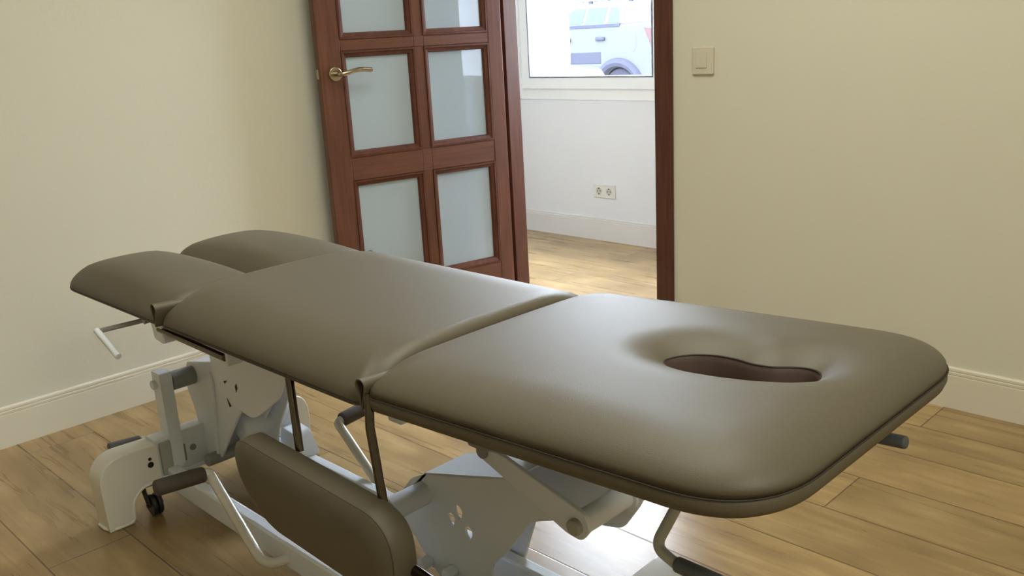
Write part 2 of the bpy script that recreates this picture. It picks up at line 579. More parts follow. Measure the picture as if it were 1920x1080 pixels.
# ------------------------------------------------------------------ hall window
def window(name, x0, x1, z0, z1, y, two=True):
    w = thing(name, None, None, (x0, y, z0), kind='structure')
    def ring(nm, a0, a1, b0, b1, wd, ya, yb, m, bev=.003):
        mb = MB()
        vs = []
        for yy in (ya, yb):
            for o_ in (0, wd):
                for (x, z) in ((a0 + o_, b0 + o_), (a1 - o_, b0 + o_), (a1 - o_, b1 - o_), (a0 + o_, b1 - o_)):
                    vs.append((x, yy, z))
        fs = []
        for k in range(4):
            k2 = (k + 1) % 4
            fs += [(k, k2, 4 + k2, 4 + k), (8 + k, 12 + k, 12 + k2, 8 + k2), (k, 8 + k, 8 + k2, k2), (4 + k, 4 + k2, 12 + k2, 12 + k)]
        mb.add(vs, fs)
        return mb.build(nm, m, w, bevel=bev, seg=2)
    ring('window_frame', x0, x1, z0, z1, .066, y - .006, y + .07, M_pvc)
    xm = (x0 + x1) / 2
    for sx0, sx1 in (((x0 + .058, xm - .004), (xm + .004, x1 - .058)) if two else ((x0 + .058, x1 - .058),)):
        sz0, sz1 = z0 + .060, z1 - .060
        sa = ring('sash', sx0, sx1, sz0, sz1, .066, y - .022, y + .045, M_pvc, .006)
        ring('gasket', sx0 + .064, sx1 - .064, sz0 + .064, sz1 - .064, .0075, y - .0235, y + .03, M_gasket, 0)
        MB().box(sx0 + .062, sx1 - .062, y + .010, y + .014, sz0 + .062, sz1 - .062).build('glass', M_glass, w, smooth=False)
    return w
window('window_1', WX0, WX1, WZ0, WZ1, HY)
window('window_2', VX0, VX1, VZ0, VZ1, HY, two=False)

# ------------------------------------------------------------------ ceiling lamp and added fill panel (above the picture)
def lamp(x, y, label, power, col, sx, sy):
    t = thing('ceiling_lamp_or_fill', label, 'lamp', (x, y, 2.5))
    MB().box(x - sx / 2, x + sx / 2, y - sy / 2, y + sy / 2, 2.472, 2.5).build('housing', M_white, t, bevel=.003)
    d = bpy.data.lights.new('panel_light', 'AREA')
    d.shape = 'RECTANGLE'; d.size, d.size_y = sx * .92, sy * .92
    d.energy = power; d.color = col
    o = bpy.data.objects.new('panel_light', d)
    o.parent = t
    o.location = (0, 0, -.034)
    COL.objects.link(o)
    return t
lamp(1.75, -1.40, 'large square flush ceiling lamp over the treatment table', CEIL_LIGHT_POWER, (1.0, 0.985, 0.84), 1.2, 1.2)
lamp(3.95, -2.35, 'added unseen fill light, a smaller square ceiling panel near the right wall', SIDE_FILL_POWER, (1.0, 0.985, 0.84), .8, .8)  # added fill, brightens the base covers and other faces turned to the right

# ------------------------------------------------------------------ light switch
t = thing('light_switch', 'square ivory light switch on the wall right of the doorway', 'light switch', (1.248, 0, 1.05))
MB().prism(rpoly([(1.206, 1.000), (1.290, 1.000), (1.290, 1.092), (1.206, 1.092)], .006), -.0105, 0, 'y').build('wall_plate', M_plate, t, bevel=.003)
MB().prism([(1.222, 1.022), (1.266, 1.022), (1.266, 1.075), (1.222, 1.075)], -.014, -.0095, 'y').build('rocker', M_plate, t, bevel=.0015)

# ------------------------------------------------------------------ double socket in the hall
sx, sz = -0.205, 0.285
t = thing('wall_socket', 'white double power socket low on the hall wall under the window', 'power socket', (sx, HY, sz))
MB().prism(rpoly([(sx - .076, sz - .039), (sx + .076, sz - .039), (sx + .076, sz + .039), (sx - .076, sz + .039)], .006), HY - .009, HY, 'y').build('wall_plate', M_socket, t, bevel=.003)
for k in (-1, 1):
    c = sx + k * .036
    mb = MB()
    ring_o = [(c + .022 * math.cos(a), sz + .022 * math.sin(a)) for a in np.linspace(0, 2 * math.pi, 32, endpoint=False)]
    ring_i = [(c + .0195 * math.cos(a), sz + .0195 * math.sin(a)) for a in np.linspace(0, 2 * math.pi, 32, endpoint=False)]
    n = 32
    vs = [(x, HY - .0115, z) for x, z in ring_o] + [(x, HY - .0115, z) for x, z in ring_i] + [(x, HY - .0095, z) for x, z in ring_i] + [(x, HY - .0085, z) for x, z in ring_o]
    fs = []
    for i in range(4):
        j = (i + 1) % 4
        for q in range(n):
            fs.append((i * n + q, i * n + (q + 1) % n, j * n + (q + 1) % n, j * n + q))
    mb.add(vs, fs)
    ins = mb.build('socket_insert', M_socket, t)
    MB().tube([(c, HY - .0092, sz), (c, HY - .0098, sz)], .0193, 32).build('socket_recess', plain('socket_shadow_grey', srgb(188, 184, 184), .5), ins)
    mb = MB()
    for q in (-1, 1):
        mb.tube([(c + q * .0095, HY - .0096, sz), (c + q * .0095, HY - .0102, sz)], .003, 12)
    mb.box(c - .003, c + .003, HY - .0125, HY - .0095, sz + .013, sz + .019).box(c - .003, c + .003, HY - .0125, HY - .0095, sz - .019, sz - .013)
    mb.build('socket_holes', M_black, ins, smooth=False)
# ------------------------------------------------------------------ treatment table
TY = -1.665                    # centre line of the couch
YN, YF = -1.968, -1.362        # near and far edges of the pads
T = thing('treatment_table', 'long taupe padded treatment table with white lifting frame, standing in the middle of the room',
          'treatment table', (1.5, -1.70, 0))

def outline_rr(x0, x1, y0, y1, r, N=240):
    """rounded rectangle, r = radii at (x0,y0),(x1,y0),(x1,y1),(x0,y1)"""
    pts = rpoly([(x0, y0), (x1, y0), (x1, y1), (x0, y1)], list(r), 14)
    return pts

def resample_polar(poly, c, N):
    poly = np.array(poly); c = np.array(c)
    out = []
    A = poly; B = np.roll(poly, -1, 0)
    for k in range(N):
        a = 2 * math.pi * k / N
        d = np.array([math.cos(a), math.sin(a)])
        best = None
        e = B - A; w = A - c
        den = d[0] * (-e[:, 1]) + d[1] * e[:, 0]
        with np.errstate(all='ignore'):
            t = (w[:, 0] * (-e[:, 1]) + w[:, 1] * e[:, 0]) / den
            u = (d[0] * w[:, 1] - d[1] * w[:, 0]) / den
        ok = (u >= -1e-9) & (u <= 1 + 1e-9) & (t > 0) & np.isfinite(t)
        out.append(c + d * t[ok].max())
    return np.array(out)

def seg_dist(P, poly, skip=()):
    A = np.array(poly); B = np.roll(A, -1, 0)
    D = np.full(len(P), 1e9)
    if skip:
        on = np.zeros(len(A), bool)
        for xj in skip:
            on |= (np.abs(A[:, 0] - xj) < .002) & (np.abs(B[:, 0] - xj) < .002)
        A, B = A[~on], B[~on]
    for a, b_ in zip(A, B):
        e = b_ - a; L = (e @ e) or 1e-12
        u = np.clip(((P - a) @ e) / L, 0, 1)
        q = a + u[:, None] * e
        D = np.minimum(D, np.linalg.norm(P - q, axis=1))
    return D

def pad(name, poly, c, zfun, band, c1, R, c2, yc, hw, N=256, hole=None, dip=0.03, dipR=.08, label=None, xr=None, joints=()):
    """upholstered pad: flat underside, upright boxing band, seam, domed top; optional face hole"""
    O = resample_polar(poly, c, N)
    H = resample_polar(hole, c, N) if hole is not None else None
    K = 34
    rows = []
    for j in range(K + 1):
        u = j / K
        s = u ** 1.9 if hole is None else (3 * u * u - 2 * u ** 3) * .6 + u * .4     # denser at the rim
        inner = H if H is not None else np.tile(np.array(c), (N, 1)) + (O - np.array(c)) * .004
        rows.append(O + (inner - O) * s)
    P = np.concatenate(rows)
    d = seg_dist(P, O)
    d = np.maximum(d - 0.0, 0)
    z = np.array([zfun(*p) for p in P])
    # distance to the free edges only; the ends that meet the next pad stay upright
    if joints:
        df = seg_dist(P, O, joints)
        df[:N][seg_dist(O, O, joints) < 1e-6] = 0
        dj = np.min([np.abs(P[:, 0] - xj) for xj in joints], axis=0)
        J = .66 + .34 * np.sqrt(np.clip(1 - (1 - np.clip(dj / .03, 0, 1)) ** 2, 0, 1))
    else:
        df, J = d, 1.0
    q = np.clip(df / R, 0, 1)
    top = band + c1 * np.sqrt(np.clip(1 - (1 - q) ** 2.2, 0, 1)) * J
    t = np.clip(np.abs(P[:, 1] - yc) / hw, 0, 1)
    bulge = (1 - t ** 2.3)
    if xr is not None:                      # the end rounds down as well
        xe, xs = xr
        w = np.clip(np.abs(P[:, 0] - xe) / xs, 0, 1)
        bulge = bulge * (1 - w ** 2.3)
    bulge = bulge * np.clip(df / .045, 0, 1) ** .5 * J
    top = top + c2 * bulge
    if H is not None:
        dh = seg_dist(P, H)
        g = np.clip(1 - dh / dipR, 0, 1)
        top -= dip * g ** 2.1
    Z = z + top
    mb = MB()
    vs = [(P[i, 0], P[i, 1], Z[i]) for i in range(len(P))]
    fs = []
    for j in range(K):
        for k in range(N):
            k2 = (k + 1) % N
            fs.append((j * N + k, j * N + k2, (j + 1) * N + k2, (j + 1) * N + k))
    if H is None:
        fs.append(tuple(K * N + k for k in range(N)))
    # side: seam nip, band, underside
    zO = np.array([zfun(*p) for p in O])
    cc = np.array(c)
    nrm = (O - np.roll(O, 1, 0)); nrm2 = np.roll(O, -1, 0) - O
    tn = nrm + nrm2
    nx = np.stack([tn[:, 1], -tn[:, 0]], 1); nx /= np.linalg.norm(nx, axis=1)[:, None]
    base_i = len(vs)
    prof = [(-.0016, band + .0015), (-.0022, band), (-.0002, band - .002), (.0004, band * .5), (-.003, .004), (-.009, 0.0), (-.03, -.001)]
    for (o_, h) in prof:
        for k in range(N):
            p = O[k] + nx[k] * o_
            vs.append((p[0], p[1], zO[k] + h))
    prev = 0
    for i in range(len(prof)):
        cur = base_i + i * N
        for k in range(N):
            k2 = (k + 1) % N
            fs.append((prev + k, cur + k, cur + k2, prev + k2))
        prev = cur
    if H is None:
        fs.append(tuple(prev + k for k in range(N)))
    mb.add(vs, fs)
    o = mb.build(name, M_leather, T, angle=180, label=label)
    # seam thread round the rim
    seam = [(O[k, 0] + nx[k, 0] * .0002, O[k, 1] + nx[k, 1] * .0002, zO[k] + band + .0002) for k in range(0, N, 2)]
    seam.append(seam[0])
    MB().tube(seam, .0011, 6, caps=False).build('seam', M_thread, o)
    if H is not None:
        Hn = np.stack([-(np.roll(H, -1, 0) - np.roll(H, 1, 0))[:, 1], (np.roll(H, -1, 0) - np.roll(H, 1, 0))[:, 0]], 1)
        Hn /= np.linalg.norm(Hn, axis=1)[:, None]           # points into the hole
        zt = Z[K * N:(K + 1) * N]
        zb = np.array([zfun(*p) for p in H])
        vs, fs = [], []
        pr = [(-.002, zt + .0005), (.0015, zt - .003), (.003, zt - .012), (.003, zb + .006), (0.0, zb - .001), (-.03, zb - .002)]
        for (o_, zz) in pr:
            for k in range(N):
                p = H[k] + Hn[k] * o_
                vs.append((p[0], p[1], zz[k]))
        for i in range(len(pr) - 1):
            for k in range(N):
                k2 = (k + 1) % N
                fs.append((i * N + k, i * N + k2, (i + 1) * N + k2, (i + 1) * N + k))
        MB().add(vs, fs).build('hole_lining', M_liner, o, angle=180, label='plum brown lining of the face hole')
        for off, dz in ((-.0045, .0012), (.0012, -.001)):
            sm = [(H[k, 0] + Hn[k, 0] * off, H[k, 1] + Hn[k, 1] * off, zt[k] + dz) for k in range(0, N, 2)]
            sm.append(sm[0])
            MB().tube(sm, .0010, 6, caps=False).build('hole_seam', M_thread, o)
    return o

ZB = 0.600
TILT = 0.052
def z_flat(x, y): return ZB
def z_head(x, y): return ZB + .004 + max(0, x - 1.90) * TILT
def z_leg(x, y): return ZB

face_hole = [(2.262, -1.665), (2.268, -1.640), (2.286, -1.618), (2.315, -1.604), (2.350, -1.602), (2.385, -1.610), (2.415, -1.606), (2.440, -1.588),
             (2.462, -1.580), (2.482, -1.590), (2.494, -1.614), (2.490, -1.640), (2.466, -1.662), (2.430, -1.680), (2.385, -1.692), (2.340, -1.697), (2.300, -1.692), (2.275, -1.682)]
head_poly = outline_rr(1.903, 2.607, YN - .006, YF, (.03, .13, .13, .03))
pad('head_pad', head_poly, (2.38, -1.645), z_head, .026, .042, .105, .013, TY, .303, N=320, xr=(2.22, .40), joints=(1.903,), hole=rpoly(face_hole, .012, 4), dip=.026, dipR=.085)
seat_poly = outline_rr(1.163, 1.889, YN, YF, (.03, .03, .03, .03))
pad('seat_pad', seat_poly, (1.52, TY), z_flat, .008, .060, .15, .013, TY, .303, N=400, joints=(1.163, 1.889))
leg_y = TY - 0.003
pad('leg_pad', outline_rr(0.585, 1.150, YN, leg_y, (.10, .02, .02, .05)), (.86, (YN + leg_y) / 2), z_leg, .008, .038, .085, .032, (YN + leg_y) / 2, .151, xr=(.885, .335), joints=(1.150,))
pad('leg_pad', outline_rr(0.585, 1.150, leg_y + .006, YF, (.05, .02, .02, .10)), (.86, (YF + leg_y) / 2), z_leg, .008, .038, .085, .032, (YF + leg_y) / 2, .151, xr=(.885, .335), joints=(1.150,))

# rolled leather flaps bridging the joints between the pads
def flap(x, z):
    mb = MB()
    ring_n = 20
    vs, fs = [], []
    ys = np.linspace(YN - .006, YF - .03, 28)
    for y in ys:
        e = min(y - ys[0], ys[-1] - y)
        k = max(0.0, min(1.0, e / .26))
        zc = z - .012 * k                      # follows the crown of the pads
        r = .0125 - .004 * k
        for q in range(ring_n):
            a = 2 * math.pi * q / ring_n
            px_, pz_ = math.cos(a) * r, math.sin(a) * r
            if pz_ < 0:
                px_ *= max(.35, 1 + pz_ / r * .65)
                pz_ *= 3.2
            vs.append((x + px_, y, zc + pz_))
    n = len(ys)
    for i in range(n - 1):
        for q in range(ring_n):
            q2 = (q + 1) % ring_n
            fs.append((i * ring_n + q, i * ring_n + q2, (i + 1) * ring_n + q2, (i + 1) * ring_n + q))
    # inner wall so that the roll reads as an open loop at its ends
    k0 = len(vs)
    for y in ys:
        e = min(y - ys[0], ys[-1] - y)
        k = max(0.0, min(1.0, e / .26))
        zc = z - .012 * k
        r = .0100 - .004 * k
        for q in range(ring_n):
            a = 2 * math.pi * q / ring_n
            px_, pz_ = math.cos(a) * r, math.sin(a) * r
            if pz_ < 0:
                px_ *= max(.3, 1 + pz_ / r * .7)
                pz_ *= 3.2
            vs.append((x + px_, y, zc + pz_))
    for i in range(n - 1):
        for q in range(ring_n):
            q2 = (q + 1) % ring_n
            fs.append((k0 + i * ring_n + q, k0 + (i + 1) * ring_n + q, k0 + (i + 1) * ring_n + q2, k0 + i * ring_n + q2))
    for i, s in ((0, 1), (n - 1, -1)):
        for q in range(ring_n):
            q2 = (q + 1) % ring_n
            fs.append((i * ring_n + q, k0 + i * ring_n + q, k0 + i * ring_n + q2, i * ring_n + q2))
    mb.add(vs, fs)
    return mb.build('joint_flap', M_leather, T, angle=60)
flap(1.901, .646)
flap(1.157, .642)

# boards and white sub frame under the pads
def board(x0, x1, y0, y1, z0, z1, tilt=0.0):
    vs = [(x, y, z + (max(0, x - 1.9) * tilt)) for x in (x0, x1) for y in (y0, y1) for z in (z0, z1)]
    MB().add(vs, [(0, 1, 3, 2), (4, 6, 7, 5), (0, 4, 5, 1), (2, 3, 7, 6), (0, 2, 6, 4), (1, 5, 7, 3)]).build('under_board', M_black, T, smooth=False)
board(1.20, 1.85, YN + .04, YF - .04, .588, .603)
board(0.63, 1.13, YN + .05, leg_y - .04, .588, .603)
board(0.63, 1.13, leg_y + .05, YF - .05, .588, .603)
bd = MB()
# head board has an opening below the face hole
for (x0, x1, y0, y1) in ((1.93, 2.22, YN + .05, YF - .05), (2.22, 2.53, YN + .05, -1.73), (2.22, 2.53, -1.55, YF - .05), (2.52, 2.545, YN + .08, YF - .08)):
    vs = [(x, y, z + (max(0, x - 1.9) * TILT)) for x in (x0, x1) for y in (y0, y1) for z in (.592, .606)]
    bd.add(vs, [(0, 1, 3, 2), (4, 6, 7, 5), (0, 4, 5, 1), (2, 3, 7, 6), (0, 2, 6, 4), (1, 5, 7, 3)])
bd.build('under_board', M_black, T, smooth=False)
sf = MB()
for y in (-1.83, -1.50):
    sf.box(1.02, 2.02, y - .015, y + .015, .548, .588)
for x in (1.06, 1.50, 1.98):
    sf.box(x - .015, x + .015, -1.83, -1.50, .552, .587)
sf.build('sub_frame', M_white, T, bevel=.004)
hf = MB()
for y in (-1.80, -1.53):
    hf.tube([(1.95, y, .572), (2.42, y, .592)], .013, 12)
hf.tube([(1.95, -1.80, .572), (1.95, -1.53, .572)], .012, 12)
hf.build('head_support_frame', M_white, T)
lf = MB()
for y in (-1.86, -1.72, -1.60, -1.47):
    lf.tube([(0.72, y, .580), (1.12, y, .580)], .010, 12)
lf.build('leg_support_frame', M_white, T)

# chrome rod along the near edge with its bracket, and the foot-end crank handle
MB().tube([(1.118, -1.950, .584), (1.410, -1.950, .580)], .0075, 14).build('chrome_rod', M_chrome, T)
MB().prism(rpoly([(1.085, .600), (1.140, .600), (1.140, .553), (1.095, .558)], .008), -1.955, -1.925, 'y').build('rod_bracket', M_white, T, bevel=.003)
MB().box(1.407, 1.414, -1.950, -1.915, .561, .602).build('rod_bracket', M_white, T, bevel=.003)
ch = MB().tube([(1.00, -1.84, .586), (1.00, -1.935, .577)], .0085, 12).build('crank_handle', M_grey, T, label='grey steel crank with pale round end')
MB().tube([(1.00, -1.90, .578), (.882, -2.0, .546)], .0058, 12).build('crank_arm', M_grey, ch)
MB().tube([(.882, -2.0, .549), (.988, -2.0, .506)], .0078, 14).build('crank_end', M_white, ch)

# ---------------- base: rails, transverse feet with moulded covers
YC = -1.730
for y in (-1.845, -1.575):
    MB().box(.79, 2.20, y - .016, y + .016, .048, .112).build('base_rail', M_white, T, bevel=.006)
def cover(x0, x1, side):
    # side -1 = near end, +1 = far end, profile in (y,z)
    pr = [(-2.034, 0), (-2.038, .196), (-1.880, .190), (-1.880, .090), (-1.935, .090), (-1.962, .062), (-1.968, 0)]
    rad = [0, .085, .004, .004, .03, .03, 0]
    if side > 0:
        pr = [(2 * YC - y, z) for y, z in pr]
    o = MB().prism(rpoly(pr, rad, 8), x0, x1, 'x').build('base_cover', M_cover, T, bevel=.018, seg=6)
    # turned-out lip round the arch and foot
    ys = -1 if side < 0 else 1
    ypos = lambda y: y if side < 0 else 2 * YC - y
    lip = MB().tube([(x0 + .01, ypos(-2.036), .005), (x1 - .020, ypos(-2.036), .005), (x1 - .001, ypos(-2.022), .005), (x1 - .001, ypos(-1.969), .005),
                     (x1 - .002, ypos(-1.963), .062), (x1 - .002, ypos(-1.935), .089), (x1 - .002, ypos(-1.882), .091)], .0045, 10, bend=.014)
    lip.build('cover_lip', M_cover, o)
    # key-shaped screw slot
    yk = ypos(-1.905)
    MB().tube([(x1 - .004, yk, .142), (x1 + .0012, yk, .142)], .008, 16).tube([(x1 - .004, yk, .158), (x1 + .0012, yk, .158)], .0045, 12) \
        .build('screw_slot', M_black, o)
    return o
cover(.742, .814, -1); cover(.742, .814, 1)
cover(2.115, 2.205, -1); cover(2.115, 2.205, 1)
for (x0, x1) in ((.750, .800), (2.13, 2.192)):
    mb = MB().prism(rpoly([(x0, .086), (x1, .086), (x1, .198), (x0, .198)], .006, 3), -1.882, 2 * YC + 1.882, 'y')
    bm_ = mb.build('cross_beam', M_white, T, bevel=.003)
    MB().box(x0 - .004, x1 + .004, -1.876, -1.55, .082, .092).build('beam_flange', M_white, bm_, bevel=.003)
    MB().tube([(x1 - .002, -1.781, .142), (x1 + .0015, -1.781, .142)], .009, 18).build('beam_hole', M_grey, bm_)
    MB().prism(rpoly([(-1.812, .112), (-1.802, .112), (-1.802, .160), (-1.812, .160)], .003, 3), x1 - .002, x1 + .0015, 'x').build('beam_slot', M_grey, bm_)
    # white filler blocks between covers and beam
    MB().box(x0 + .004, x1 + .008, -1.872, -1.842, .095, .186).build('end_block', M_tube, bm_, bevel=.003)

# casters tucked under the arches
def caster(x, y):
    b_ = MB().tube([(x, y, .092), (x, y, .080)], .022, 20).build('caster', M_rubber, T, bevel=.002, label='black swivel caster')
    mb = MB()
    for s in (-1, 1):
        mb.prism(rpoly([(x - .016, .082), (x + .016, .082), (x + .036, .030), (x + .020, .026)], .006, 4), y + s * .0165 - .0025, y + s * .0165 + .0025, 'y')
    mb.box(x - .017, x + .017, y - .018, y + .018, .078, .084)
    mb.build('caster_fork', M_black, b_, bevel=.001, seg=2)
    mb = MB()
    for s in (-1, 1):
        mb.tube([(x + .024, y + s * .0015, .030), (x + .024, y + s * .013, .030)], .029, 36)
    mb.build('caster_wheel', M_rubber, b_, bevel=.004, seg=3)
    MB().tube([(x + .024, y - .0215, .030), (x + .024, y + .0215, .030)], .005, 14).build('axle', M_chrome, b_)
for (x, y) in ((.785, -1.910), (.785, 2 * YC + 1.910), (2.15, -1.925), (2.15, 2 * YC + 1.925)):
    caster(x, y)

# ---------------- foot end of the lift: posts, pivot tubes, lift arm and bracket
for y0 in (-1.842, -1.60):
    MB().prism(rpoly([(.758, .100), (.806, .100), (.803, .370), (.758, .370)], .004, 3), y0, y0 + .034, 'y').build('support_post', M_white, T, bevel=.004)
    MB().tube([(.772, y0 - .010, .335), (.772, y0 + .044, .335)], .012, 18).build('pivot_bolt', M_white, T, bevel=.002)
MB().tube([(.782, -1.806, .335), (.782, -1.742, .335)], .0255, 28).build('pivot_tube', M_grey, T, bevel=.002)
MB().tube([(.782, -1.640, .335), (.782, -1.602, .335)], .0255, 28).build('pivot_tube', M_grey, T, bevel=.002)
arm = [(.744, .333), (.752, .365), (.824, .380), (.984, .415), (1.090, .405), (1.030, .300), (.935, .190), (.880, .120), (.820, .085), (.787, .091), (.777, .160), (.759, .235), (.731, .283)]
for y0, y1 in ((-1.742, -1.734), (-1.648, -1.640)):
    MB().prism(rpoly(arm, .012, 4), y0, y1, 'y').build('lift_arm', M_white, T, bevel=.002, seg=2)
# folded web joining the two arm plates, with its raised rib
MB().add([(.752, -1.741, .362), (.752, -1.641, .362), (.824, -1.641, .379), (.824, -1.741, .379), (.984, -1.741, .414), (.984, -1.641, .414),
          (.752, -1.741, .357), (.752, -1.641, .357), (.824, -1.641, .374), (.824, -1.741, .374), (.984, -1.741, .409), (.984, -1.641, .409)],
         [(0, 3, 2, 1), (3, 4, 5, 2), (6, 7, 8, 9), (9, 8, 11, 10), (0, 1, 7, 6), (4, 10, 11, 5), (0, 6, 9, 3), (3, 9, 10, 4), (1, 2, 8, 7), (2, 5, 11, 8)]) \
    .build('arm_web', M_white, T)
MB().tube([(.884, -1.743, .365), (.898, -1.745, .340), (.868, -1.743, .130)], .006, 12, bend=.02).build('arm_rib', M_white, T)
MB().tube([(.86, -1.775, .117), (.86, -1.60, .117)], .017, 20).build('lower_pivot', M_grey, T, bevel=.002)
# mounting bracket carrying the seat frame
brk = [(.996, .555), (1.000, .401), (1.060, .345), (1.178, .326), (1.312, .414), (1.395, .548), (1.395, .588), (.996, .588)]
for y0 in (-1.790, -1.560):
    MB().prism(rpoly(brk, [.01, .02, .03, .03, .03, .02, 0, 0], 4), y0, y0 + .006, 'y').build('seat_bracket', M_white, T, bevel=.0015, seg=2)
    for hole_ in ([(1.056, .396), (1.075, .402), (1.060, .390)], [(1.112, .380), (1.121, .392), (1.119, .404), (1.111, .396)], [(1.060, .353), (1.078, .336), (1.069, .331)]):
        MB().prism(hole_, y0 - .001, y0, 'y').build('bracket_hole', M_black, T, smooth=False)
MB().tube([(1.045, -1.785, .375), (1.045, -1.54, .375)], .016, 20).build('bracket_pivot', M_white, T, bevel=.002)
# actuator housing between the arms
MB().tube([(.93, -1.705, .205), (.93, -1.56, .205)], .036, 32).build('actuator', M_white, T, bevel=.006)
MB().prism(rpoly([(.840, .105), (.860, .205), (.907, .252), (.945, .290), (1.030, .360), (1.10, .40), (1.06, .30), (.985, .19), (.960, .105)], .016, 4), -1.625, -1.618, 'y').build('lower_plate', M_white, T, bevel=.002, seg=2)
MB().prism(rpoly([(.93, .112), (1.06, .112), (1.02, .175), (.96, .180)], .01, 3), -1.60, -1.55, 'y').build('actuator_mount', M_white, T, bevel=.003)

# ---------------- head end of the lift: side plates with the clover cut-out, pivots, links
def clover_holes(cx, cz):
    out = []
    for (ox, oz, sx_, sz_) in ((-.003, .027, .0115, .0165), (-.028, .003, .0110, .0150), (.024, -.010, .0110, .0155)):
        out.append([(cx + ox + sx_ * math.cos(a) * (1 + .25 * math.sin(a)), cz + oz + sz_ * math.sin(a)) for a in np.linspace(0, 2 * math.pi, 20, endpoint=False)])
    return out

plate_poly = [(1.560, .215), (1.600, .262), (1.650, .288), (1.916, .362), (2.024, .315), (1.955, .287), (1.895, .205), (1.840, .146), (1.835, .100), (1.770, .060),
              (1.690, .050), (1.655, .062), (1.600, .115), (1.575, .165)]
def fill_with_holes(name, poly, holes, y0, y1, m, parent):
    """planar plate with cut-outs, via a filled 2D curve converted to a mesh"""
    cu = bpy.data.curves.new(name, 'CURVE')
    cu.dimensions = '2D'; cu.fill_mode = 'BOTH'
    cu.extrude = abs(y1 - y0) / 2
    for p in [poly] + holes:
        s = cu.splines.new('POLY'); s.points.add(len(p) - 1)
        for i, q in enumerate(p):
            s.points[i].co = (q[0], q[1], 0, 1)
        s.use_cyclic_u = True
    tmp = bpy.data.objects.new('tmp', cu)
    COL.objects.link(tmp)
    dg = bpy.context.evaluated_depsgraph_get()
    me = bpy.data.meshes.new_from_object(tmp.evaluated_get(dg))
    bpy.data.objects.remove(tmp)
    vs = [(v.co.x, (y0 + y1) / 2 + v.co.z, v.co.y) for v in me.vertices]
    fs = [tuple(p.vertices) for p in me.polygons]
    mb = MB(); mb.add(vs, fs)
    return mb.build(name, m, parent, angle=30)
pp = rpoly(plate_poly, .014, 4)
fill_with_holes('head_lift_plate', pp, clover_holes(1.752, .205), -1.664, -1.658, M_white, T)
MB().prism(rpoly([(1.650, .288), (1.916, .362), (2.000, .315), (1.90, .25), (1.83, .235), (1.70, .245)], .014, 4), -1.552, -1.546, 'y').build('head_lift_plate', M_white, T)
MB().prism(rpoly([(1.70, .05), (1.80, .05), (1.87, .24), (1.81, .25)], .014, 4), -1.552, -1.546, 'y').build('lift_strut', M_white, T)
# folded top web between the two plates
MB().add([(1.650, -1.664, .291), (1.916, -1.664, .365), (1.916, -1.546, .365), (1.650, -1.546, .291),
          (1.650, -1.664, .287), (1.916, -1.664, .361), (1.916, -1.546, .361), (1.650, -1.546, .287)],
         [(0, 1, 2, 3), (7, 6, 5, 4), (0, 4, 5, 1), (1, 5, 6, 2), (2, 6, 7, 3), (3, 7, 4, 0)]).build('plate_web', M_white, T, smooth=False)
MB().add([(1.575, -1.664, .215), (1.650, -1.664, .291), (1.650, -1.546, .291), (1.575, -1.546, .215),
          (1.579, -1.664, .211), (1.654, -1.664, .287), (1.654, -1.546, .287), (1.579, -1.546, .211)],
         [(0, 1, 2, 3), (7, 6, 5, 4), (0, 4, 5, 1), (1, 5, 6, 2), (2, 6, 7, 3), (3, 7, 4, 0)]).build('plate_web', M_white, T, smooth=False)
MB().tube([(1.640, -1.760, .240), (1.640, -1.662, .240)], .026, 28).build('pivot_tube', M_white, T, bevel=.002)
MB().prism(rpoly([(1.585, .045), (1.640, .045), (1.680, .255), (1.615, .270), (1.600, .200)], .012, 4), -1.772, -1.760, 'y').build('inner_strut', M_white, T, bevel=.002)
for (x, z) in ((1.640, .078), (1.722, .088)):
    MB().tube([(x, -1.664, z), (x, -1.690, z)], .0135, 20).build('pivot_bolt', M_white, T, bevel=.003)
# links up to the head section
link = [(1.855, .421), (1.935, .425), (2.128, .372), (2.124, .340), (2.107, .320), (2.075, .318), (1.993, .365), (1.854, .412)]
link_near = [(1.845, .425), (1.915, .425), (2.118, .372), (2.128, .345), (2.108, .318), (2.075, .322), (1.860, .402)]
for y0 in (-1.694, -1.522):
    MB().prism(rpoly(link_near, .010, 4), y0, y0 + .010, 'y').build('head_link', M_white, T, bevel=.002, seg=2)
    MB().tube([(2.098, y0 - .012, .345), (2.098, y0 + .004, .345)], .0150, 24).build('pivot_bolt', M_tube, T, bevel=.003)
MB().tube([(2.098, -1.684, .345), (2.098, -1.522, .345)], .0215, 28).build('pivot_tube', M_white, T, bevel=.002)
MB().tube([(2.098, -1.562, .345), (2.098, -1.540, .345)], .030, 28).build('tube_collar', M_white, T, bevel=.002)
up_ = [(1.845, .575), (1.845, .305), (1.997, .270), (2.036, .260), (2.090, .274), (2.132, .337), (2.160, .41), (2.130, .575)]
MB().prism(rpoly(up_, .014, 4), -1.556, -1.550, 'y').build('head_bracket', M_white, T, bevel=.0015, seg=2)
MB().tube([(1.870, -1.70, .418), (1.870, -1.50, .418)], .014, 20).build('cross_pin', M_grey, T, bevel=.002)
MB().box(1.845, 1.90, -1.712, -1.52, .428, .460).build('cross_bar', M_grey, T, bevel=.006)
MB().box(1.725, 1.765, -1.80, -1.78, .478, .56).build('frame_tab', M_white, T, bevel=.004)
MB().box(1.85, 1.90, -1.66, -1.56, .455, .56).build('column', M_white, T, bevel=.004)

